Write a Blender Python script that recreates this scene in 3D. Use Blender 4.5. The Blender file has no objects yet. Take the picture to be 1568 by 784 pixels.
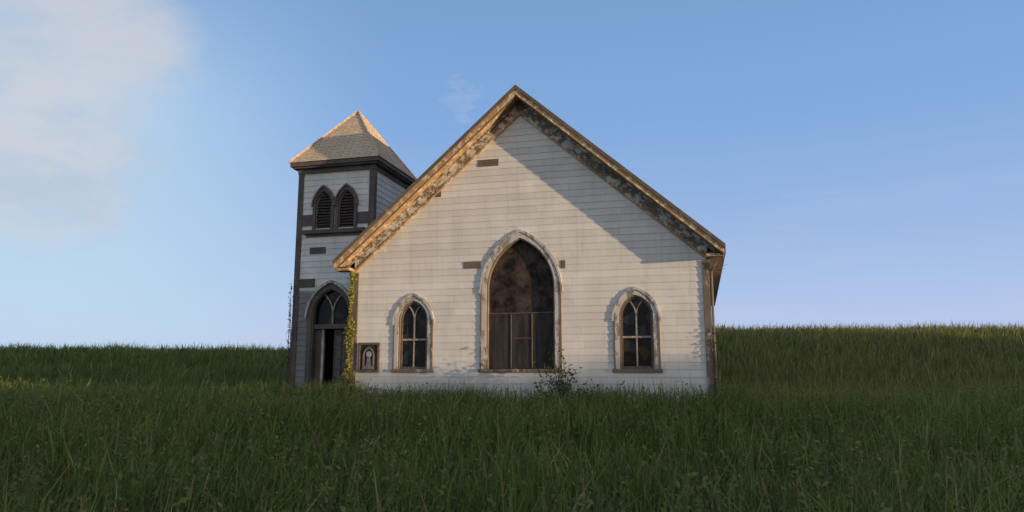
import bpy, bmesh, math, random
import numpy as np
from mathutils import Vector
random.seed(7); rng=np.random.default_rng(7)
sc=bpy.context.scene
COL=sc.collection
TH=math.radians(14.6)
C,S=math.cos(TH),math.sin(TH)
LX,LY=-4.148,18.86
def world_of(u,d): return (LX+u*C+d*S, LY-u*S+d*C)
def local_of(x,y):
    dx,dy=x-LX,y-LY
    return dx*C-dy*S, dx*S+dy*C

# ---------------- materials ----------------
def mat_new(name):
    m=bpy.data.materials.new(name); m.use_nodes=True
    nt=m.node_tree; nt.nodes.clear()
    o=nt.nodes.new('ShaderNodeOutputMaterial'); b=nt.nodes.new('ShaderNodeBsdfPrincipled')
    nt.links.new(b.outputs[0],o.inputs[0])
    return m,nt,b
def N(nt,t,**k):
    n=nt.nodes.new(t)
    for a,v in k.items(): setattr(n,a,v)
    return n
def math_n(nt,op,a,b=None,clamp=False):
    n=nt.nodes.new('ShaderNodeMath'); n.operation=op; n.use_clamp=clamp
    for i,v in enumerate((a,b)):
        if v is None: continue
        if isinstance(v,(int,float)): n.inputs[i].default_value=v
        else: nt.links.new(v,n.inputs[i])
    return n.outputs[0]
def noise(nt,vec,scale,mapscale=(1,1,1),detail=4,rough=.6,loc=(0,0,0)):
    mp=N(nt,'ShaderNodeMapping'); mp.inputs['Scale'].default_value=mapscale; mp.inputs['Location'].default_value=loc
    nt.links.new(vec,mp.inputs[0])
    n=N(nt,'ShaderNodeTexNoise'); n.inputs['Scale'].default_value=scale; n.inputs['Detail'].default_value=detail; n.inputs['Roughness'].default_value=rough
    nt.links.new(mp.outputs[0],n.inputs['Vector']); return n.outputs['Fac']
def smooth(nt,v,a,b,lo=0.,hi=1.):
    n=N(nt,'ShaderNodeMapRange'); n.interpolation_type='SMOOTHSTEP'
    nt.links.new(v,n.inputs[0]); n.inputs[1].default_value=a; n.inputs[2].default_value=b; n.inputs[3].default_value=lo; n.inputs[4].default_value=hi
    return n.outputs[0]
def mix(nt,f,a,b,mode='MIX'):
    n=N(nt,'ShaderNodeMix',data_type='RGBA',blend_type=mode)
    if isinstance(f,(int,float)): n.inputs[0].default_value=f
    else: nt.links.new(f,n.inputs[0])
    for i,v in ((6,a),(7,b)):
        if isinstance(v,tuple): n.inputs[i].default_value=(*v[:3],1)
        else: nt.links.new(v,n.inputs[i])
    return n.outputs[2]
def bump(nt,b,h,strength=.4,dist=.01):
    n=N(nt,'ShaderNodeBump'); n.inputs['Strength'].default_value=strength; n.inputs['Distance'].default_value=dist
    nt.links.new(h,n.inputs['Height']); nt.links.new(n.outputs[0],b.inputs['Normal'])

EXPO=0.17; Z0=0.3
def siding_mat(name,white=(.80,.76,.70),low=None,peel=.665,wood=(.27,.23,.19)):
    m,nt,b=mat_new(name)
    tc=N(nt,'ShaderNodeTexCoord').outputs['Object']
    sp=N(nt,'ShaderNodeSeparateXYZ'); nt.links.new(tc,sp.inputs[0])
    xy=math_n(nt,'ADD',sp.outputs[0],sp.outputs[1])
    row=math_n(nt,'FLOOR',math_n(nt,'DIVIDE',math_n(nt,'SUBTRACT',sp.outputs[2],Z0),EXPO))
    wn=N(nt,'ShaderNodeTexWhiteNoise',noise_dimensions='1D'); nt.links.new(row,wn.inputs['W'])
    seg=math_n(nt,'FLOOR',math_n(nt,'DIVIDE',math_n(nt,'ADD',xy,math_n(nt,'MULTIPLY',wn.outputs['Value'],7.)),2.9))
    cb=N(nt,'ShaderNodeCombineXYZ'); nt.links.new(row,cb.inputs[0]); nt.links.new(seg,cb.inputs[1])
    wn2=N(nt,'ShaderNodeTexWhiteNoise',noise_dimensions='3D'); nt.links.new(cb.outputs[0],wn2.inputs['Vector'])
    shade=smooth(nt,wn2.outputs['Value'],0,1,.91,1.02)
    fr=math_n(nt,'FRACT',math_n(nt,'DIVIDE',math_n(nt,'ADD',xy,math_n(nt,'MULTIPLY',wn.outputs['Value'],7.)),2.9))
    joint=smooth(nt,fr,0.0,.0028,.6,0)
    dirt=noise(nt,tc,1.3,(1,1,.45),6,.65)
    big=noise(nt,tc,.55,(1,1,1.3),5,.6,(7,3,1))
    streak=noise(nt,tc,9,(1,1,.06),4,.6)
    grain=noise(nt,tc,30,(.12,.12,1.5),4,.7)
    blot=noise(nt,tc,7,(.5,.5,1.7),7,.72,(3,1,5))
    col=mix(nt,smooth(nt,dirt,.35,.7),white,tuple(c*.86 for c in white))
    col=mix(nt,smooth(nt,big,.42,.68,0,.32),col,(.60,.56,.51))
    col=mix(nt,smooth(nt,streak,.5,.75,0,.30),col,(.48,.43,.36))
    sh=N(nt,'ShaderNodeCombineColor'); 
    for i in range(3): nt.links.new(shade,sh.inputs[i])
    col=mix(nt,1.,col,sh.outputs[0],'MULTIPLY')
    fz=math_n(nt,'FRACT',math_n(nt,'DIVIDE',math_n(nt,'SUBTRACT',sp.outputs[2],Z0),EXPO))
    edge=smooth(nt,fz,.0,.14,1,0)
    edge=math_n(nt,'MULTIPLY',edge,smooth(nt,dirt,.38,.62,.05,.8))
    woodc=mix(nt,grain,wood,tuple(c*1.7 for c in wood))
    col=mix(nt,math_n(nt,'MULTIPLY',edge,.42),col,woodc)
    pm=smooth(nt,blot,peel,peel+.05)
    col=mix(nt,math_n(nt,'MULTIPLY',pm,.7),col,woodc)
    lowm=math_n(nt,'MULTIPLY',smooth(nt,sp.outputs[2],.9,1.8,1,0),smooth(nt,blot,.45,.65))
    col=mix(nt,math_n(nt,'MULTIPLY',lowm,.4),col,woodc)
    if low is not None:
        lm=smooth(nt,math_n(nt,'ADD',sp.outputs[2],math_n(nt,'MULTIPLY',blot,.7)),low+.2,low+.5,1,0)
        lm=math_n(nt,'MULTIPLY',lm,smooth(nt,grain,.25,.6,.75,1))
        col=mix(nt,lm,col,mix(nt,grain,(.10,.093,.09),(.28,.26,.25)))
    col=mix(nt,joint,col,(.15,.12,.10))
    nt.links.new(col,b.inputs['Base Color']); b.inputs['Roughness'].default_value=.75
    bump(nt,b,math_n(nt,'ADD',grain,math_n(nt,'MULTIPLY',pm,-.8)),.35,.005)
    return m
def wood_mat(name,paint,wood,thr,ms=(1,1,1),paintamt=1.,sc_=6):
    m,nt,b=mat_new(name)
    tc=N(nt,'ShaderNodeTexCoord').outputs['Object']
    n1=noise(nt,tc,sc_,ms,8,.75); g=noise(nt,tc,40,(ms[0]*.6,1,ms[2]*.6),4,.7,(4,4,4)); n3=noise(nt,tc,2.2,(1,1,1),4,.6,(8,2,1))
    w=mix(nt,g,tuple(c*.55 for c in wood),tuple(min(c*1.5,.9) for c in wood))
    w=mix(nt,smooth(nt,n3,.4,.65,0,.5),w,tuple(c*.45 for c in wood))
    p=mix(nt,n3,tuple(c*.8 for c in paint),paint)
    f=math_n(nt,'MULTIPLY',smooth(nt,n1,thr,thr+.06),paintamt)
    nt.links.new(mix(nt,f,w,p),b.inputs['Base Color']); b.inputs['Roughness'].default_value=.8
    bump(nt,b,math_n(nt,'ADD',math_n(nt,'MULTIPLY',f,1.),g),.6,.006)
    return m
def shingle_mat(name,c1,c2,rough=.9,sx=3.,sy=6.):
    m,nt,b=mat_new(name)
    tc=N(nt,'ShaderNodeTexCoord').outputs['Object']
    sp=N(nt,'ShaderNodeSeparateXYZ'); nt.links.new(tc,sp.inputs[0])
    cb=N(nt,'ShaderNodeCombineXYZ')
    nt.links.new(math_n(nt,'ADD',sp.outputs[1],math_n(nt,'MULTIPLY',sp.outputs[0],.001 if sx<0 else 1.)),cb.inputs[0]); nt.links.new(sp.outputs[2],cb.inputs[1])
    br=N(nt,'ShaderNodeTexBrick'); br.inputs['Scale'].default_value=1; br.inputs['Brick Width'].default_value=.19; br.inputs['Row Height'].default_value=.13; br.inputs['Mortar Size'].default_value=.006
    br.inputs['Color1'].default_value=(*c1,1); br.inputs['Color2'].default_value=(*c2,1); br.inputs['Mortar'].default_value=(c1[0]*.4,c1[1]*.4,c1[2]*.4,1)
    nt.links.new(cb.outputs[0],br.inputs['Vector'])
    n1=noise(nt,tc,3,(1,1,1),6,.7); n2=noise(nt,tc,45,(1,1,.3),3,.6)
    col=mix(nt,smooth(nt,n1,.4,.75,0,.35),br.outputs['Color'],tuple(c*.55 for c in c1))
    col=mix(nt,smooth(nt,n2,.45,.8,0,.5),col,tuple(min(c*1.4,.8) for c in c2))
    nt.links.new(col,b.inputs['Base Color']); b.inputs['Roughness'].default_value=rough
    bump(nt,b,math_n(nt,'SUBTRACT',n2,math_n(nt,'MULTIPLY',br.outputs['Fac'],1.)),.7,.012)
    return m
def plain(name,col,rough=.7,var=.4,sc_=8,spec=.5,ms=(1,1,1)):
    m,nt,b=mat_new(name)
    tc=N(nt,'ShaderNodeTexCoord').outputs['Object']
    n1=noise(nt,tc,sc_,ms,6,.65)
    nt.links.new(mix(nt,smooth(nt,n1,.3,.7),tuple(c*(1-var) for c in col),tuple(min(1,c*(1+var)) for c in col)),b.inputs['Base Color'])
    b.inputs['Roughness'].default_value=rough; b.inputs['Specular IOR Level'].default_value=spec
    bump(nt,b,n1,.3,.004)
    return m
M_SID=siding_mat('white_clapboard')
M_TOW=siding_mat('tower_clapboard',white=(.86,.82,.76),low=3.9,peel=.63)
M_RAKE=wood_mat('rake_peeling',(.80,.63,.42),(.46,.28,.13),.51,(1,1,1))
M_FRIEZE=wood_mat('frieze_peeling',(.70,.65,.58),(.22,.17,.13),.48,(1,1,1))
M_CASE=wood_mat('casing_peeling',(.60,.575,.54),(.30,.26,.225),.45,(1,1,.5))
M_CROWN=wood_mat('crown_weathered',(.30,.245,.19),(.15,.11,.08),.58,(1,1,1))
M_CORN=wood_mat('corner_weathered',(.45,.40,.34),(.19,.145,.11),.56,(1,1,.3))
M_DARK=wood_mat('dark_weathered',(.27,.245,.23),(.135,.105,.09),.60,(1,1,.4))
M_SHT=shingle_mat('tower_shingles',(.74,.54,.35),(.60,.44,.28))
M_SHC=shingle_mat('roof_shingles',(.13,.115,.105),(.09,.08,.075),sx=-1)
M_LOUV=plain('louver_wood',(.08,.062,.052),.8,.5,14)
M_MISS=wood_mat('exposed_sheathing',(.2,.16,.13),(.16,.12,.09),.6,(.4,1,1.5))
M_BOARD=plain('boarded_panel',(.046,.034,.028),.7,.8,3.6,.15)
M_SCREEN=plain('lower_screen',(.044,.037,.035),.7,.4,2.5,.15,(3,1,.6))
M_MUNT=plain('muntin',(.12,.092,.075),.7,.4,12)
M_MUNTL=plain('muntin_pale',(.34,.29,.24),.7,.35,12)
M_BLACK=plain('dark_interior',(.012,.011,.011),.9,.3,4,.1)
M_LEAD=plain('gray_relief',(.30,.29,.29),.6,.3,10)
def glass_mat():
    m,nt,b=mat_new('old_stained_glass')
    tc=N(nt,'ShaderNodeTexCoord').outputs['Object']
    v=N(nt,'ShaderNodeTexVoronoi'); v.inputs['Scale'].default_value=4.; nt.links.new(tc,v.inputs['Vector'])
    r=N(nt,'ShaderNodeValToRGB'); r.color_ramp.interpolation='CONSTANT'
    e=r.color_ramp.elements; e[0].position=0; e[0].color=(.006,.006,.008,1); e[1].position=.5; e[1].color=(.016,.011,.007,1)
    for p,c in ((.68,(.018,.034,.045)),(.76,(.008,.008,.01)),(.88,(.04,.028,.012))):
        x=e.new(p); x.color=(*c,1)
    sp=N(nt,'ShaderNodeSeparateColor'); nt.links.new(v.outputs['Color'],sp.inputs[0]); nt.links.new(sp.outputs[0],r.inputs[0])
    nt.links.new(r.outputs[0],b.inputs['Base Color']); b.inputs['Roughness'].default_value=.2; b.inputs['Specular IOR Level'].default_value=.18
    bump(nt,b,noise(nt,tc,9,(1,1,1),3,.5),.3,.01)
    return m
M_GLASS=glass_mat()
def leaf_mat(name,trans=.35,attr='Col'):
    m,nt,b=mat_new(name)
    a=N(nt,'ShaderNodeAttribute',attribute_name=attr)
    nt.links.new(a.outputs['Color'],b.inputs['Base Color']); b.inputs['Roughness'].default_value=.6; b.inputs['Specular IOR Level'].default_value=.2
    t=N(nt,'ShaderNodeBsdfTranslucent'); nt.links.new(a.outputs['Color'],t.inputs[0])
    mx=N(nt,'ShaderNodeMixShader'); mx.inputs[0].default_value=trans
    nt.links.new(b.outputs[0],mx.inputs[1]); nt.links.new(t.outputs[0],mx.inputs[2])
    o=[n for n in nt.nodes if n.type=='OUTPUT_MATERIAL'][0]; nt.links.new(mx.outputs[0],o.inputs[0])
    return m
M_GRASS=leaf_mat('grass_blades'); M_LEAF=leaf_mat('leaves',.3)
M_BARK=plain('bark',(.10,.075,.055),.9,.4,10)
def ground_mat():
    m,nt,b=mat_new('earth_and_thatch')
    tc=N(nt,'ShaderNodeTexCoord').outputs['Object']
    n1=noise(nt,tc,.25,(1,1,1),6,.6); n2=noise(nt,tc,5,(1,1,1),6,.7)
    c=mix(nt,smooth(nt,n1,.35,.65),(.07,.08,.03),(.09,.085,.035))
    c=mix(nt,smooth(nt,n2,.4,.7),c,(.08,.055,.032))
    nt.links.new(c,b.inputs['Base Color']); b.inputs['Roughness'].default_value=.95; bump(nt,b,n2,.8,.08)
    return m
M_GROUND=ground_mat()

# ---------------- mesh helpers ----------------
def empty(name,loc=(0,0,0),rz=0):
    e=bpy.data.objects.new(name,None); e.location=loc; e.rotation_euler=(0,0,rz); COL.objects.link(e); e.empty_display_size=.3; return e
def obj(name,verts,faces,mat,parent=None,bevel=0):
    me=bpy.data.meshes.new(name); me.from_pydata([tuple(v) for v in verts],[],faces)
    bm=bmesh.new(); bm.from_mesh(me); bmesh.ops.recalc_face_normals(bm,faces=bm.faces); bm.to_mesh(me); bm.free()
    me.materials.append(mat)
    o=bpy.data.objects.new(name,me); COL.objects.link(o)
    if parent: o.parent=parent
    if bevel:
        md=o.modifiers.new('b','BEVEL'); md.width=bevel; md.segments=1; md.limit_method='ANGLE'
    return o
def box(name,x0,x1,y0,y1,z0,z1,mat,parent=None,bevel=.006):
    v=[(x,y,z) for z in (z0,z1) for y in (y0,y1) for x in (x0,x1)]
    f=[(0,1,3,2),(4,5,7,6),(0,1,5,4),(2,3,7,6),(0,2,6,4),(1,3,7,5)]
    return obj(name,v,f,mat,parent,bevel)
def prism(name,pts,y0,y1,mat,parent=None):
    n=len(pts); v=[(x,y0,z) for x,z in pts]+[(x,y1,z) for x,z in pts]
    f=[tuple(range(n)),tuple(range(2*n-1,n-1,-1))]+[(i,(i+1)%n,n+(i+1)%n,n+i) for i in range(n)]
    return obj(name,v,f,mat,parent)
def bar(name,pts,w,y0,y1,mat,parent=None,closed=False):
    n=len(pts); L=[];R=[]
    for i,(x,z) in enumerate(pts):
        a=pts[max(i-1,0)]; c=pts[min(i+1,n-1)]
        dx,dz=c[0]-a[0],c[1]-a[1]; l=math.hypot(dx,dz) or 1
        nx,nz=-dz/l*w/2,dx/l*w/2
        L.append((x+nx,z+nz)); R.append((x-nx,z-nz))
    return band(name,L,R,y0,y1,mat,parent)
def band(name,A,B,y0,y1,mat,parent=None):
    n=len(A); v=[(x,y0,z) for x,z in A]+[(x,y0,z) for x,z in B]+[(x,y1,z) for x,z in A]+[(x,y1,z) for x,z in B]
    f=[]
    for i in range(n-1):
        f+= [(i,i+1,n+i+1,n+i),(2*n+i,2*n+i+1,3*n+i+1,3*n+i),(i,i+1,2*n+i+1,2*n+i),(n+i,n+i+1,3*n+i+1,3*n+i)]
    f+=[(0,n,3*n,2*n),(n-1,2*n-1,4*n-1,3*n-1)]
    return obj(name,v,f,mat,parent)
def arcpts(cx,w,zs,h,n=12):
    r=(h*h+w*w)/(2*w); ph=math.asin(min(1,h/r)); 
    if r<w: ph=math.pi-ph
    right=[(cx-(r-w)+r*math.cos(ph*i/n)-0, zs+r*math.sin(ph*i/n)) for i in range(n+1)]
    left=[(2*cx-x,z) for x,z in right[::-1][1:]]
    return right+left
def arch_outline(cx,w,z0,zs,h,n=12): return [(cx+w,z0)]+arcpts(cx,w,zs,h,n)+[(cx-w,z0)]
def arch_band(name,cx,wi,wo,z0,zs,hi,ho,y0,y1,mat,parent,n=12):
    return band(name,arch_outline(cx,wi,z0,zs,hi,n),arch_outline(cx,wo,z0,zs,ho,n),y0,y1,mat,parent)
def rings(name,rs,mat,parent=None):
    v=[];f=[]
    for z,x0,x1,y0,y1 in rs: v+=[(x0,y0,z),(x1,y0,z),(x1,y1,z),(x0,y1,z)]
    for k in range(len(rs)-1):
        for i in range(4):
            j=(i+1)%4; f.append((4*k+i,4*k+j,4*k+4+j,4*k+4+i))
    m=len(v); f+=[(3,2,1,0),(m-4,m-3,m-2,m-1)]
    return obj(name,v,f,mat,parent)
def tube(name,pts,radii,mat,parent=None,n=7):
    v=[];f=[]
    for i,p in enumerate(pts):
        p=Vector(p); a=Vector(pts[max(i-1,0)]); c=Vector(pts[min(i+1,len(pts)-1)])
        d=(c-a).normalized(); s=d.orthogonal().normalized(); t=d.cross(s)
        for k in range(n):
            an=2*math.pi*k/n; q=p+(s*math.cos(an)+t*math.sin(an))*radii[i]; v.append(q)
    for i in range(len(pts)-1):
        for k in range(n):
            j=(k+1)%n; f.append((i*n+k,i*n+j,(i+1)*n+j,(i+1)*n+k))
    f+=[tuple(range(n)),tuple(range(len(v)-n,len(v)))]
    return obj(name,v,f,mat,parent)
def boolean(o,cut,op):
    md=o.modifiers.new('bool','BOOLEAN'); md.operation=op; md.object=cut; md.solver='EXACT'
    dg=bpy.context.evaluated_depsgraph_get(); me=bpy.data.meshes.new_from_object(o.evaluated_get(dg))
    o.modifiers.clear(); o.data=me; bpy.data.objects.remove(cut)

# ---------------- church ----------------
church=empty('wooden_church',(LX,LY,0),-TH)
W=9.0; D=13.0; AP=8.77; SL=.878
def siding_rings(x0,x1,y0,y1,z0,z1):
    rs=[];z=Z0
    while z<z1:
        zt=min(z+EXPO,z1)
        o=.016+random.uniform(-.003,.003); i=.004
        rs.append((z,x0-o,x1+o,y0-o,y1+o)); rs.append((zt-.0005,x0-i,x1+i,y0-i,y1+i)); z+=EXPO
    return rs
body=rings('clapboard_walls',siding_rings(0,W,0,D,Z0,9.0),M_SID,church)
rl=lambda x,off:AP-SL*abs(x-4.5)-off
boolean(body,prism('cut',[(-.6,0),(9.6,0),(9.6,rl(9.6,.14)),(4.5,rl(4.5,.14)),(-.6,rl(-.6,.14))],-1,D+1,M_SID,church),'INTERSECT')
wins=[('window_left',1.68),('window_right',7.32)]
for nm,cx in wins: boolean(body,prism('cut',arch_outline(cx,.43,1.66,2.92,.53),-1,.35,M_SID,church),'DIFFERENCE')
boolean(body,prism('cut',arch_outline(4.5,.90,1.66,3.67,1.29,16),-1,.35,M_SID,church),'DIFFERENCE')

def chev(name,o0,o1,y0,y1,half,mat,halfo=None):
    A=[(4.5-half,rl(4.5-half,o0)),(4.5,rl(4.5,o0)),(4.5+half,rl(4.5+half,o0))]
    B=[(4.5-half,rl(4.5-half,o1)),(4.5,rl(4.5,o1)),(4.5+half,rl(4.5+half,o1))]
    return band(name,A,B,y0,y1,mat,church)
HW=4.88
chev('roof',0,.13,-.44,D+.45,HW,M_SHC)
chev('rake_crown',-.02,.085,-.50,-.442,HW+.03,M_CROWN)
chev('rake_fascia',.087,.235,-.475,-.42,HW,M_RAKE)
chev('rake_bed_mould',.235,.27,-.455,-.40,HW-.02,M_CROWN)
chev('rake_soffit',.21,.232,-.418,-.004,HW-.02,M_RAKE)
chev('rake_soffit_bed',.235,.31,-.10,-.004,4.70,M_FRIEZE)
chev('rake_frieze',.315,.56,-.050,.01,4.497,M_FRIEZE)
chev('rake_frieze_bead',.562,.62,-.065,-.01,4.495,M_RAKE)
chev('rear_fascia',.02,.25,D+.452,D+.50,HW,M_CORN)
for s,x in (('l',4.5-HW),('r',4.5+HW)):
    z=rl(x,0); sg=-1 if s=='l' else 1
    box('eave_fascia_'+s,min(x,x+sg*.03)+sg*.002,max(x,x+sg*.03)+sg*.002,-.415,D+.4,z-.20,z-.03,M_DARK,church)
    xa,xb=(x,-.03) if s=='l' else (W+.03,x)
    box('eave_soffit_'+s,xa+.004,xb-.004,-.41,D+.4,z-.19,z-.165,M_DARK,church)
    box('eave_return_'+s,xa+.008 if s=='l' else W-.02,.02 if s=='l' else xb-.008,-.40,-.03,z-.27,z-.20,M_RAKE,church)
for s,x0,x1 in (('l',-.035,.12),('r',W-.12,W+.035)):
    box('corner_board_'+s,x0,x1,-.042,-.0,.3,rl(0,.63),M_CORN,church)
    xs=(-.04,-.0) if s=='l' else (W,W+.04)
    box('corner_board_side_'+s,xs[0]-.004,xs[1]+.004,-.038,.13,.3,4.3,M_CORN,church)
tube('downspout',[(9.08,-.02,.4),(9.08,-.02,3.9),(9.20,-.1,4.12)],[.03]*3,M_CORN,church)
box('foundation',.01,W-.03,.03,D-.03,-.3,.34,M_LEAD,church)

def pointed_window(nm,cx,w,z0,zs,h,fw,parent):
    arch_band(nm+'_casing',cx,w,w+fw,z0,zs,h,h+fw*1.15,-.036,.0,M_CASE,parent)
    arch_band(nm+'_reveal',cx,w-.035,w+.024,z0,zs,h-.035,h+.026,-.012,.17,M_CORN,parent)
    arch_band(nm+'_backband',cx,w+fw-.030,w+fw+.012,z0,zs,h+fw*1.15-.025,h+fw*1.15+.02,-.044,.0,M_CORN,parent)
    A=arcpts(cx,w+fw+.0,zs-.12,h+fw*1.15+.10); B=arcpts(cx,w+fw+.045,zs-.12,h+fw*1.15+.165)
    band(nm+'_hood',A,B,-.056,.0,M_CASE,parent)
    box(nm+'_sill',cx-w-fw-.05,cx+w+fw+.05,-.07,.12,z0-.07,z0+.01,M_CORN,parent)
for nm,cx in wins:
    w,z0,zs,h=.40,1.67,2.92,.50
    pointed_window(nm,cx,w,z0,zs,h,.13,church)
    prism(nm+'_glass',arch_outline(cx,w,z0,zs,h),.10,.115,M_GLASS,church)
    arch_band(nm+'_sash',cx,w-.075,w-.03,z0,zs,h-.085,h-.034,.045,.10,M_MUNT,church)
    r=(h*h+w*w)/(2*w); pe=math.acos(1-w/(2*r))
    bar(nm+'_mullion',[(cx,z0),(cx,zs)],.035,.055,.099,M_MUNTL,church)
    for sg in (-1,1):
        bar(nm+'_tracery',[(cx+sg*(r-r*math.cos(pe*i/8)),zs+r*math.sin(pe*i/8)) for i in range(9)],.03,.052,.098,M_MUNTL,church)
    box(nm+'_meeting_rail',cx-w+.05,cx+w-.05,.04,.097,2.40,2.45,M_MUNTL,church)
    box(nm+'_bottom_rail',cx-w+.05,cx+w-.05,.042,.096,z0+.005,z0+.07,M_MUNT,church)
nm='central_window'; cx,w,z0,zs,h=4.5,.87,1.67,3.67,1.26
pointed_window(nm,cx,w,z0,zs,h,.15,church)
prism(nm+'_upper_board',[(cx+w,3.05)]+arcpts(cx,w,zs,h,16)+[(cx-w,3.05)],.12,.14,M_BOARD,church)
random.seed(3)
for k in range(3):
    x0=cx-w+.03+k*.56; 
    t=.10+random.uniform(-.004,.004)
    box(nm+'_panel',x0,x0+.556,t,t+.018,1.69,3.05,M_SCREEN,church,.002)
box(nm+'_mid_rail',cx-w+.03,cx+w-.03,.08,.095,3.035,3.065,M_MUNT,church)
for x in (4.24,4.77): box(nm+'_muntin',x-.014,x+.014,.08,.094,1.70,3.03,M_MUNT,church)
box(nm+'_inner_rail',4.26,4.75,.082,.093,2.42,2.44,M_MUNT,church)

def patch(x0,x1,z0,z1,name='exposed_sheathing_patch'):
    box(name,x0,x1,-.023,-.002,z0,z1,M_MISS,church,.003)
patch(3.38,3.93,6.85,7.03); patch(2.02,2.38,6.12,6.28); patch(3.02,3.47,4.2,4.38); patch(5.52,5.64,4.12,4.32)

# ---------------- tower ----------------
TX0,TX1,TY0,TY1=-2.34,0.,.94,3.28; TC=-1.17
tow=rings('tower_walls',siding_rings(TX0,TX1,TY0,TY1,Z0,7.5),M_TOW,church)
for c_ in (-1.53,-.81): boolean(tow,prism('cut',arch_outline(c_,.25,5.66,6.35,.40),.5,1.3,M_TOW,church),'DIFFERENCE')
boolean(tow,prism('cut',arch_outline(TC,.60,.32,3.20,.74),.5,1.9,M_TOW,church),'DIFFERENCE')
for i,(a,b_) in enumerate(((TX0-.03,TX0+.13),(TX1-.13,TX1+.03))):
    box('tower_corner_front',a,b_,TY0-.04,TY0+.0,.3,7.44,M_DARK,church)
    box('tower_corner_rear',a,b_,TY1,TY1+.04,.3,7.44,M_DARK,church)
for y0,y1 in ((TY0-.036,TY0+.12),(TY1-.12,TY1+.036)):
    box('tower_corner_side_l',TX0-.043,TX0,y0,y1,.3,7.43,M_DARK,church)
    box('tower_corner_side_r',TX1,TX1+.043,y0,y1,.3,7.43,M_DARK,church)
def ringbox(name,off,z0,z1,mat): return box(name,TX0-off,TX1+off,TY0-off,TY1+off,z0,z1,mat,church)
ringbox('tower_frieze',.055,7.30,7.45,M_DARK)
ringbox('tower_soffit',.17,7.44,7.50,M_DARK)
ringbox('tower_eave_fascia',.225,7.49,7.61,M_DARK)
hx=(TX1-TX0)/2+.24; yc=(TY0+TY1)/2; rs=[]; K=15; zb,za=7.615,9.56
for k in range(K):
    f0,f1=k/K,(k+1)/K; e0=hx*(1-f0)+.012; e1=max(hx*(1-f1),.012)
    z_0=zb+(za-zb)*f0; z_1=zb+(za-zb)*f1-.001
    rs+=[(z_0,TC-e0,TC+e0,yc-e0,yc+e0),(z_1,TC-e1,TC+e1,yc-e1,yc+e1)]
rings('tower_roof',rs,M_SHT,church)
for sx,sy in ((-1,-1),(1,-1),(1,1),(-1,1)):
    tube('hip_cap',[(TC+sx*(hx+.01),yc+sy*(hx+.01),zb+.02),(TC,yc,za+.02)],[.03,.03],M_SHT,church,5)
for c_ in (-1.53,-.81):
    arch_band('belfry_casing',c_,.245,.335,5.62,6.35,.40,.52,TY0-.065,TY0+.0,M_DARK,church)
    band('belfry_hood',arcpts(c_,.33,6.3,.57),arcpts(c_,.365,6.3,.63),TY0-.11,TY0,M_CORN,church)
    prism('belfry_back',arch_outline(c_,.249,5.665,6.35,.397),TY0+.2,TY0+.21,M_BLACK,church)
    z=5.70
    while z<6.70:
        t=max(0,(z-6.30)/.42); hw=.24*math.sqrt(max(0.03,1-t**1.6)) if t>0 else .24
        v=[(c_-hw,TY0+.0,z-.03),(c_+hw,TY0+.0,z-.03),(c_+hw,TY0+.11,z+.06),(c_-hw,TY0+.11,z+.06)]
        v+=[(a,b_,c2+.014) for a,b_,c2 in v]
        obj('louver',v,[(0,1,2,3),(4,5,6,7),(0,1,5,4),(1,2,6,5),(2,3,7,6),(3,0,4,7)],M_LOUV,church)
        z+=.085
box('belfry_sill',TX0+.20,TX1-.20,TY0-.13,TY0,5.50,5.615,M_DARK,church)
box('belfry_apron',TX0+.28,TX1-.28,TY0-.045,TY0,5.42,5.495,M_DARK,church)
box('belfry_band_l',TX0+.135,-1.875,TY0-.035,TY0,5.75,6.08,M_DARK,church)
box('belfry_band_r',-.465,TX1-.135,TY0-.035,TY0,5.75,6.08,M_DARK,church)
box('tower_patch',-1.92,-1.42,TY0-.034,TY0,4.93,5.12,M_DARK,church)
box('tower_belt',TX0+.135,-1.72,TY0-.04,TY0,3.98,4.22,M_DARK,church)
box('tower_belt_r',-.60,TX1-.135,TY0-.04,TY0,3.98,4.22,M_DARK,church)
arch_band('door_casing',TC,.58,.72,.32,3.20,.73,.88,TY0-.06,TY0,M_DARK,church)
arch_band('door_reveal',TC,.54,.598,.32,3.20,.69,.737,TY0-.03,TY0+.28,M_DARK,church)
band('door_hood',arcpts(TC,.72,3.1,.98),arcpts(TC,.77,3.1,1.06),TY0-.12,TY0,M_CASE,church)
box('door_transom_bar',TC-.56,TC+.56,TY0+.02,TY0+.16,2.80,2.93,M_DARK,church)
prism('door_transom_glass',[(TC+.56,2.93)]+arcpts(TC,.56,3.2,.71)+[(TC-.56,2.93)],TY0+.12,TY0+.13,M_GLASS,church)
w,h,zs=.56,.71,3.2; r=(h*h+w*w)/(2*w); pe=math.acos(1-w/(2*r))
bar('door_transom_mullion',[(TC,2.93),(TC,zs)],.04,TY0+.07,TY0+.119,M_MUNTL,church)
for sg in (-1,1):
    bar('door_tracery',[(TC+sg*(r-r*math.cos(pe*i/8)),zs+r*math.sin(pe*i/8)) for i in range(9)],.035,TY0+.068,TY0+.118,M_MUNTL,church)
box('door_back',TC-.6,TC+.6,TY0+.80,TY0+.82,.33,3.1,M_BLACK,church)
box('door_centre_post',TC-.33,TC-.26,TY0+.10,TY0+.18,.34,2.80,M_CASE,church)
box('door_leaf_left',TC-.54,TC-.33,TY0+.13,TY0+.17,.34,2.79,M_DARK,church)
box('door_leaf_right',TC+.03,TC+.54,TY0+.14,TY0+.18,.34,2.79,M_LOUV,church)
for z_0,z_1 in ((.6,1.3),(1.45,2.6)):
    box('door_panel',TC+.10,TC+.27,TY0+.125,TY0+.142,z_0,z_1,M_MUNT,church); box('door_panel',TC+.32,TC+.48,TY0+.125,TY0+.142,z_0,z_1,M_MUNT,church)
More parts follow.
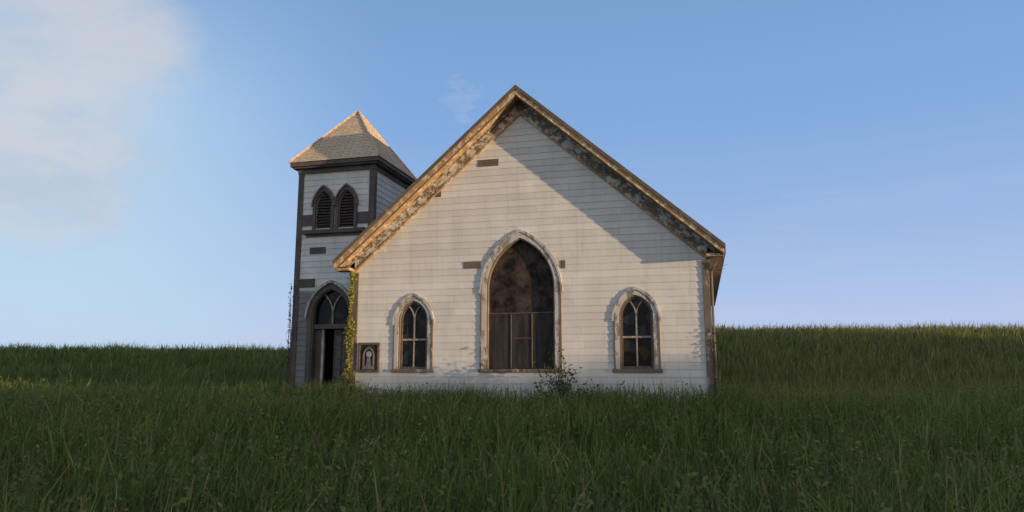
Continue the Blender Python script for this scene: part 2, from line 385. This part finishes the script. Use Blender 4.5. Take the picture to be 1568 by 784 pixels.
box('door_step',TC-.75,TC+.75,TY0-.5,TY0-.02,.1,.5,M_LEAD,church)

# ---------------- notice board ----------------
nb=empty('notice_board',(LX,LY,0),-TH)
x0,x1,z0,z1=.19,.78,1.60,2.36
box('board_back',x0+.02,x1-.02,-.055,-.025,z0+.02,z1-.02,M_BOARD,nb)
for a in ((x0,x1,z0,z0+.06),(x0,x1,z1-.06,z1)): box('frame_rail',a[0],a[1],-.08,-.023,a[2],a[3],M_MUNT,nb)
for a in ((x0,x0+.055),(x1-.055,x1)): box('frame_stile',a[0],a[1],-.077,-.022,z0+.06,z1-.06,M_MUNT,nb)
bx=(x0+x1)/2
M_DIM=plain('dim_relief',(.17,.15,.145),.7,.3,10)
arch_band('emblem_arch',bx,.12,.16,1.72,2.02,.19,.235,-.07,-.054,M_DIM,nb)
prism('emblem_base',[(bx-.19,1.68),(bx+.19,1.68),(bx+.13,1.76),(bx-.13,1.76)],-.072,-.054,M_DIM,nb)
tube('emblem_disc',[(bx,-.07,2.06),(bx,-.053,2.06)],[.07,.08],M_LEAD,nb,14)
prism('emblem_figure',[(bx-.07,1.76),(bx+.07,1.76),(bx+.035,1.98),(bx-.035,1.98)],-.068,-.052,M_DIM,nb)

# ---------------- terrain ----------------
def ss(a,b,x): 
    t=np.clip((x-a)/(b-a),0,1); return t*t*(3-2*t)
def terr(x,y):
    x=np.asarray(x,float); y=np.asarray(y,float)
    h=.50*ss(7,16,y)
    crest=2.05+1.22*ss(-8,10,x)
    h=h+crest*ss(22,44,y)-.012*np.clip(y-50,0,150)*1.0
    h=h+.05*np.sin(x*.9+1)*np.sin(y*.7)+.03*np.sin(x*2.1+y*1.3)
    h=h+.04*ss(25,40,y)*np.sin(x*.21+2)
    return h
g=np.sinh(np.linspace(-1,1,221)*4.2)/math.sinh(4.2)*900
gx=g; gy=g+20
X,Y=np.meshgrid(gx,gy); Z=terr(X,Y)
n=len(g); verts=np.stack([X.ravel(),Y.ravel(),Z.ravel()],1)
idx=np.arange(n*n).reshape(n,n)
q=np.stack([idx[:-1,:-1],idx[:-1,1:],idx[1:,1:],idx[1:,:-1]],-1).reshape(-1,4)
def np_mesh(name,verts,quads,tris,cols,mat,parent=None):
    me=bpy.data.meshes.new(name); me.vertices.add(len(verts)); me.vertices.foreach_set('co',verts.astype(np.float32).ravel())
    nq=0 if quads is None else len(quads); ntr=0 if tris is None else len(tris)
    li=np.concatenate([quads.ravel() if nq else np.zeros(0,int), tris.ravel() if ntr else np.zeros(0,int)]).astype(np.int32)
    me.loops.add(len(li)); me.loops.foreach_set('vertex_index',li)
    ls=np.concatenate([np.arange(nq)*4,nq*4+np.arange(ntr)*3]).astype(np.int32)
    me.polygons.add(nq+ntr); me.polygons.foreach_set('loop_start',ls)
    me.update(calc_edges=True)
    if cols is not None:
        a=me.color_attributes.new('Col','FLOAT_COLOR','POINT'); c4=np.concatenate([cols,np.ones((len(cols),1))],1).astype(np.float32); a.data.foreach_set('color',c4.ravel())
    me.validate(); me.materials.append(mat); o=bpy.data.objects.new(name,me); COL.objects.link(o)
    if parent: o.parent=parent
    return o
gr=np_mesh('ground',verts,q,None,None,M_GROUND); gr.data.polygons.foreach_set('use_smooth',[True]*len(gr.data.polygons))

# ---------------- grass ----------------
def lown(x,y,s,ph=0):
    return (np.sin(x*s+1.3*np.sin(y*s*.7+ph)+ph)+np.sin(y*s*1.3+1.7*np.sin(x*s*.6+2*ph)+2.1*ph)+np.sin((x+y)*s*2.3+ph*3)*.6)/2.6
def blades(x,y,h,w,seed=0):
    n=len(x); z=terr(x,y)-.03
    an=rng.uniform(0,2*np.pi,n); wx,wy=np.cos(an),np.sin(an)
    ba=rng.uniform(0,2*np.pi,n); bl=h*np.abs(rng.normal(.36,.28,n))
    bx_,by_=np.cos(ba)*bl+.06*h,np.sin(ba)*bl
    P=np.zeros((n,5,3))
    P[:,0]=np.stack([x-wx*w/2,y-wy*w/2,z],1); P[:,1]=np.stack([x+wx*w/2,y+wy*w/2,z],1)
    mx_,my_,mz=x+bx_*.32,y+by_*.32,z+h*.58
    P[:,2]=np.stack([mx_-wx*w*.45,my_-wy*w*.45,mz],1); P[:,3]=np.stack([mx_+wx*w*.45,my_+wy*w*.45,mz],1)
    P[:,4]=np.stack([x+bx_,y+by_,z+h*np.sqrt(np.clip(1-(bl/h)**2*.45,.25,1))],1)
    b=np.arange(n)*5
    Q=np.stack([b,b+1,b+3,b+2],1); T=np.stack([b+2,b+3,b+4],1)
    r=rng.random(n); pn=lown(x,y,.9,1.)
    g1=np.array([.075,.125,.024]); g2=np.array([.20,.25,.055]); st=np.array([.38,.32,.14]); br=np.array([.19,.125,.07]); ol=np.array([.24,.215,.07])
    t=np.clip(rng.random(n)*.85+.35*pn,0,1)[:,None]
    c=g1*(1-t)+g2*t
    olw=(.0+ss(3,12,x)*ss(12,24,y)*.6)[:,None]+.30*np.clip(lown(x,y,.6,4.),0,1)[:,None]; c=c*(1-olw)+ol*olw
    pb=.08+.16*np.clip(lown(x,y,1.1,3.),0,1)
    c=np.where((r<pb*.5)[:,None],st*(.5+.6*rng.random((n,1))),c)
    short=(h<.40); c=np.where(((r>.45)&short)[:,None],br*(.6+.9*rng.random((n,1))),c)
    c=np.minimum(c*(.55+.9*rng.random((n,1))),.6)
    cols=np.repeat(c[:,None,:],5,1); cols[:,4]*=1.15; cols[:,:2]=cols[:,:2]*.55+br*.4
    return P.reshape(-1,3),Q,T,cols.reshape(-1,3)
def scatter(y0,y1,dens,margin=1.5):
    A=(y1-y0)*2*(.78*y1+margin); n=int(A*dens)
    y=rng.uniform(y0,y1,n); x=rng.uniform(-1,1,n)*(.78*y1+margin)
    k=np.abs(x)<.78*y+margin; x,y=x[k],y[k]
    u,d=local_of(x,y)
    ins=((u>-.02)&(u<9.02)&(d>-.03)&(d<13.05))|((u>-2.36)&(u<0)&(d>.9)&(d<3.3))
    hid=(d>13.05)&(np.abs(x/y-.02)<.16)
    return x[~ins&~hid],y[~ins&~hid]
parts=[]
for y0,y1,dens,w in ((3.0,9,300,.014),(9,15,230,.019),(15,21,210,.022),(21,32,95,.030),(32,47,75,.038),(47,54,20,.045)):
    x,y=scatter(y0,y1,dens); n_=len(x)
    cl=lown(x,y,1.6,2.); cl2=lown(x,y,5.,1.); u,d=local_of(x,y)
    h=.53+.14*cl+.13*cl2+rng.normal(0,.12,n_)+.06*ss(11,15,y)+.09*((d>-1.6)&(d<.9)&(u>-3)&(u<9.6))
    sh=rng.random(n_)<(.28+.35*np.clip(-cl2,0,1)); h=np.where(sh,rng.uniform(.15,.38,n_),h)
    tall=rng.random(n_)<.05; h=np.where(tall,h+.25,h); h=np.clip(h,.12,1.02)
    parts.append(blades(x,y,h,w*rng.uniform(.4,1.6,n_)))
x=[];y=[]
for (u,d,s,k) in ((-.15,-.35,.35,700),(-.6,.3,.4,550),(-2.6,.6,.35,350),(1.6,-.5,.6,350),(6.2,-.5,.5,500),(3.,-.5,.6,300),(9.2,-.4,.3,250)):
    a,b_=world_of(u,d); x.append(rng.normal(a,s,k)); y.append(rng.normal(b_,s*.5,k))
x=np.concatenate(x); y=np.concatenate(y); u,d=local_of(x,y); k=(d<-.03)|((u<-.05)&(d<.9)); x,y=x[k],y[k]
parts.append(blades(x,y,rng.uniform(.6,1.0,len(x)),np.full(len(x),.018)))
def joinparts(parts):
    V=[];Q=[];T=[];Cc=[];o_=0
    for v,q_,t_,c in parts:
        V.append(v); Q.append(q_+o_); Cc.append(c)
        if t_ is not None: T.append(t_+o_)
        o_+=len(v)
    return np.concatenate(V),np.concatenate(Q),(np.concatenate(T) if T else None),np.concatenate(Cc)
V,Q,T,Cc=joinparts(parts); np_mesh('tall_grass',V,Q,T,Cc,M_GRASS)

def leaves(P,size,cols,flat=.0):
    n=len(P); size=np.broadcast_to(size,(n,))[:,None]
    a=rng.normal(size=(n,3)); a/=np.linalg.norm(a,axis=1)[:,None]
    b_=rng.normal(size=(n,3)); b_[:,2]*=(1-flat); b_-=a*(a*b_).sum(1)[:,None]; b_/=np.linalg.norm(b_,axis=1)[:,None]
    v=np.stack([P-a*size*.5,P+b_*size*.24-a*size*.05,P+a*size*.5,P-b_*size*.24-a*size*.05],1)
    i=np.arange(n)*4; q_=np.stack([i,i+1,i+2,i+3],1)
    return v.reshape(-1,3),q_,None,np.repeat(cols[:,None,:],4,1).reshape(-1,3)
def stalk_quads(P0,P1,w,tip=.5):
    n=len(P0); an=rng.uniform(0,6.28,n); o_=np.stack([np.cos(an)*w/2,np.sin(an)*w/2,np.zeros(n)],1)
    v=np.stack([P0-o_,P0+o_,P1+o_*tip,P1-o_*tip],1); i=np.arange(n)*4
    return v.reshape(-1,3),np.stack([i,i+1,i+2,i+3],1)
wp=[]
for y0,y1,dens in ((3.5,9,9),(9,18,8),(20,40,1.6)):
    x,y=scatter(y0,y1,dens); n_=len(x); z=terr(x,y); h=rng.uniform(.45,.85,n_)
    top=np.stack([x+rng.normal(0,.08,n_),y+rng.normal(0,.08,n_),z+h],1); bot=np.stack([x,y,z],1)
    v,q_=stalk_quads(bot,top,.010); cc=np.tile(np.array([.17,.15,.07]),(len(v),1)); wp.append((v,q_,None,cc))
    K=20; t=rng.uniform(.3,1,(n_,K,1)); P=bot[:,None,:]*(1-t)+top[:,None,:]*t+rng.normal(0,.05,(n_,K,3)); P=P.reshape(-1,3)
    g_=rng.random((n_,1,1)); c=(np.array([.08,.14,.03])*(1-g_)+np.array([.21,.20,.06])*g_)*np.ones((n_,K,1))*(.7+.6*rng.random((n_,K,1)))
    wp.append(leaves(P,rng.uniform(.03,.09,len(P)),c.reshape(-1,3)))
for y0,y1,dens in ((3.5,9,3),(9,18,3),(20,44,1.2)):
    x,y=scatter(y0,y1,dens); n_=len(x); z=terr(x,y); h=rng.uniform(.55,.92,n_)
    ln=rng.normal(0,.16,(n_,2)); bot=np.stack([x,y,z],1); top=np.stack([x+ln[:,0],y+ln[:,1],z+h],1)
    v,q_=stalk_quads(bot,top,.006,1.); wp.append((v,q_,None,np.tile(np.array([.24,.21,.09]),(len(v),1))))
    mid=bot+(top-bot)*.87; v,q_=stalk_quads(mid,top+(top-bot)*.05,.018,.3); wp.append((v,q_,None,np.tile(np.array([.23,.18,.085]),(len(v),1))))
V,Q,T,Cc=joinparts(wp); np_mesh('weeds',V,Q,T,Cc,M_LEAF)

# ---------------- bush by the facade ----------------
bush=empty('bush')
bxw,byw=world_of(5.65,-.6); bz=float(terr(bxw,byw)); pts=[];cs=[]
for i in range(30):
    an=random.uniform(0,6.28); L_=random.uniform(.6,1.4); ln=random.uniform(.05,.6)
    if i<2: L_,ln,an=1.8-.25*i,.1,2.5
    p0=Vector((bxw+random.uniform(-.12,.12),byw+random.uniform(-.08,.08),bz)); p2=p0+Vector((math.cos(an)*ln*1.6,math.sin(an)*ln*.6,L_)); p1=(p0+p2)/2+Vector((-math.cos(an)*.06,0,.1))
    tube('stem',[p0,p1,p2],[.010,.007,.003],M_BARK,bush,5)
    for k in range(38):
        t=random.uniform(.3,1); p=p0.lerp(p1,t*2) if t<.5 else p1.lerp(p2,t*2-1)
        pts.append([p.x+random.gauss(0,.06),p.y+random.gauss(0,.06),p.z+random.gauss(0,.05)]); f=random.uniform(.6,1.3); cs.append([.10*f,.125*f,.04*f])
V,Q,T,Cc=joinparts([leaves(np.array(pts),rng.uniform(.05,.11,len(pts)),np.array(cs))]); np_mesh('foliage',V,Q,T,Cc,M_LEAF,bush)

# ---------------- vine ----------------
def vine(u,d,zlo,zhi,spread,nleaf,col,size=.07):
    e=empty('climbing_vine'); pts=[];cs=[]
    for s in range(4):
        ph=random.uniform(0,6); pl=[]
        for k in range(14):
            z=zlo+(zhi-zlo)*k/13*(1-.12*s); uu=u+spread*.6*math.sin(ph+k*.7); dd=d+.02*math.sin(k)
            a,b_=world_of(uu,dd); pl.append((a,b_,z))
        tube('vine_stem',pl,[.012-.0007*k for k in range(14)],M_BARK,e,5)
    for k in range(nleaf):
        t=random.random()**1.15; z=zlo+(zhi-zlo)*t; wd=spread*(1.15-.7*t)*(.7+.5*math.sin(z*5+1))
        a,b_=world_of(u+random.gauss(0,wd),d-abs(random.gauss(0,.05))); f=random.uniform(.55,1.35)
        pts.append([a,b_,z]); cs.append([c*f for c in col])
    V,Q,T,Cc=joinparts([leaves(np.array(pts),rng.uniform(size*.6,size*1.3,len(pts)),np.array(cs))]); np_mesh('vine_leaves',V,Q,T,Cc,M_LEAF,e)
vine(-.03,-.10,.45,4.25,.09,1500,(.34,.32,.06))
vine(-2.40,.86,.5,4.1,.05,420,(.17,.15,.10),.06)
vine(9.07,-.05,.5,2.6,.04,260,(.13,.13,.06),.06)
tw=empty('twig')
for k in range(5):
    a,b_=world_of(9.06,-.05); a2,b2=world_of(9.18+.07*k,-.2+.05*k)
    tube('twig_branch',[(a,b_,3.95),(a2,b2,4.0+.08*math.sin(k*2))],[.008,.003],M_BARK,tw,5)

# ---------------- tree row (unseen trees added off to the right to block the low sun) ----------------
tr=empty('added_shade_trees'); sd=np.array([math.cos(math.radians(-29)),math.sin(math.radians(-29))]); pd=np.array([.485,.875])
pts=[];cs=[]
s=-16.
while s<72:
    hh=4.15+.28*math.sin(s*.8)+ (2.8 if 20<s<42 else 0)+(1.2 if s>=42 else 0)+(1.1 if s<12 else 0)+random.uniform(-.2,.2)  # heights stepped along the row to set which ground and wall fall in shade
    c0=sd*random.uniform(56,60)+pd*s
    tube('shade_trunk',[(c0[0],c0[1],-.2),(c0[0]+.1,c0[1],hh*.5),(c0[0],c0[1]+.1,hh*.8)],[.18,.13,.05],M_BARK,tr)
    m=1500
    a=rng.normal(size=(m,3)); a/=np.linalg.norm(a,axis=1)[:,None]; rr=rng.uniform(.35,1.,(m,1))**.5
    a=a*rr*np.array([1.7,1.7,hh*.52]); a[:,0]+=c0[0]; a[:,1]+=c0[1]; a[:,2]+=hh*.5
    a[:,2]=np.clip(a[:,2],.0,None); pts.append(a); cs.append(np.array([.05,.075,.025])*(.6+.8*rng.random((m,1))))
    s+=1.7
V,Q,T,Cc=joinparts([leaves(np.concatenate(pts),rng.uniform(.25,.5,sum(map(len,pts))),np.concatenate(cs))]); np_mesh('shade_crowns',V,Q,T,Cc,M_LEAF,tr)

# ---------------- world ----------------
EL=math.radians(2.0); AZ=math.radians(-29)
wd=bpy.data.worlds.new('World'); sc.world=wd; wd.use_nodes=True; nt=wd.node_tree; nt.nodes.clear()
out=N(nt,'ShaderNodeOutputWorld'); bg=N(nt,'ShaderNodeBackground'); nt.links.new(bg.outputs[0],out.inputs[0])
sky=N(nt,'ShaderNodeTexSky'); sky.sky_type='NISHITA'; sky.sun_disc=False; sky.sun_elevation=EL; sky.sun_rotation=math.pi/2-AZ
bs=N(nt,'ShaderNodeVectorMath',operation='SCALE'); nt.links.new(sky.outputs[0],bs.inputs[0]); bs.inputs['Scale'].default_value=.12
tc=N(nt,'ShaderNodeTexCoord').outputs['Generated']
sp=N(nt,'ShaderNodeSeparateXYZ'); nt.links.new(tc,sp.inputs[0])
rp=N(nt,'ShaderNodeValToRGB'); nt.links.new(sp.outputs[2],rp.inputs[0]); e=rp.color_ramp.elements
e[0].position=0; e[0].color=(.52,.63,.90,1); e[1].position=1; e[1].color=(.17,.27,.48,1)
for p,c in ((.08,(.47,.60,.89)),(.2,(.335,.505,.82)),(.33,(.24,.43,.78)),(.48,(.205,.38,.68))):
    x=e.new(p); x.color=(*c,1)
col=rp.outputs[0]
lf=smooth(nt,sp.outputs[0],-.12,-.55)
lf=math_n(nt,'MULTIPLY',lf,smooth(nt,sp.outputs[2],.30,.50,.75,.2))
col=mix(nt,lf,col,(.55,.76,.94))
def dirmask(v,a,b_,nf,amp):
    d=N(nt,'ShaderNodeVectorMath',operation='DOT_PRODUCT'); nt.links.new(tc,d.inputs[0]); v=Vector(v).normalized(); d.inputs[1].default_value=v
    return smooth(nt,math_n(nt,'ADD',d.outputs['Value'],math_n(nt,'MULTIPLY',math_n(nt,'SUBTRACT',nf,.5),amp)),math.cos(math.radians(b_)),math.cos(math.radians(a)))
nf=noise(nt,tc,3.2,(1,1,1.6),6,.6); nf2=noise(nt,tc,2.,(1,1,6),5,.6,(3,0,2)); nf3=noise(nt,tc,14,(1,1,3),6,.65); nf4=noise(nt,tc,5,(1,1,2.5),7,.62,(1,5,2))
cl=dirmask((-.70,.95,.42),4,12.5,nf,.07)
ccol=mix(nt,smooth(nt,nf4,.40,.62),(.66,.67,.73),(.52,.61,.75))
col=mix(nt,math_n(nt,'MULTIPLY',cl,.8),col,ccol)
ws=math_n(nt,'MULTIPLY',dirmask((-.066,.95,.375),.1,1.5,nf3,.003),.13)
col=mix(nt,ws,col,(.66,.68,.78))
hz=math_n(nt,'MULTIPLY',smooth(nt,nf2,.5,.72),smooth(nt,sp.outputs[2],.02,.42,.38,0))
col=mix(nt,hz,col,(.60,.65,.84))
d=N(nt,'ShaderNodeVectorMath',operation='DOT_PRODUCT'); nt.links.new(tc,d.inputs[0]); d.inputs[1].default_value=(math.cos(math.radians(-55)),math.sin(math.radians(-55)),0.05)
glow=math_n(nt,'MULTIPLY',smooth(nt,d.outputs['Value'],.15,.85),smooth(nt,sp.outputs[2],.0,.75,1,.15))
col=mix(nt,glow,col,(.90,.72,.52))
fin=N(nt,'ShaderNodeMix',data_type='RGBA'); fin.inputs[0].default_value=.08
nt.links.new(col,fin.inputs[6]); nt.links.new(bs.outputs[0],fin.inputs[7])
nt.links.new(fin.outputs[2],bg.inputs[0]); bg.inputs[1].default_value=1.0

sun=bpy.data.lights.new('sun','SUN'); sun.energy=5; sun.angle=math.radians(.5); sun.color=(1,.73,.45)
so=bpy.data.objects.new('sun',sun); COL.objects.link(so)
dv=Vector((math.cos(AZ)*math.cos(EL),math.sin(AZ)*math.cos(EL),math.sin(EL)))
so.rotation_euler=dv.to_track_quat('Z','Y').to_euler(); so.location=dv*100

cam=bpy.data.cameras.new('camera'); co=bpy.data.objects.new('camera',cam); COL.objects.link(co)
co.location=(0,0,1.6); co.rotation_euler=(math.radians(90+9.2),0,0); cam.sensor_width=36; cam.lens=36*1100/1568; cam.clip_end=3000; cam.clip_start=.05
sc.camera=co
sc.view_settings.view_transform='Standard'; sc.view_settings.look='None'; sc.view_settings.exposure=0
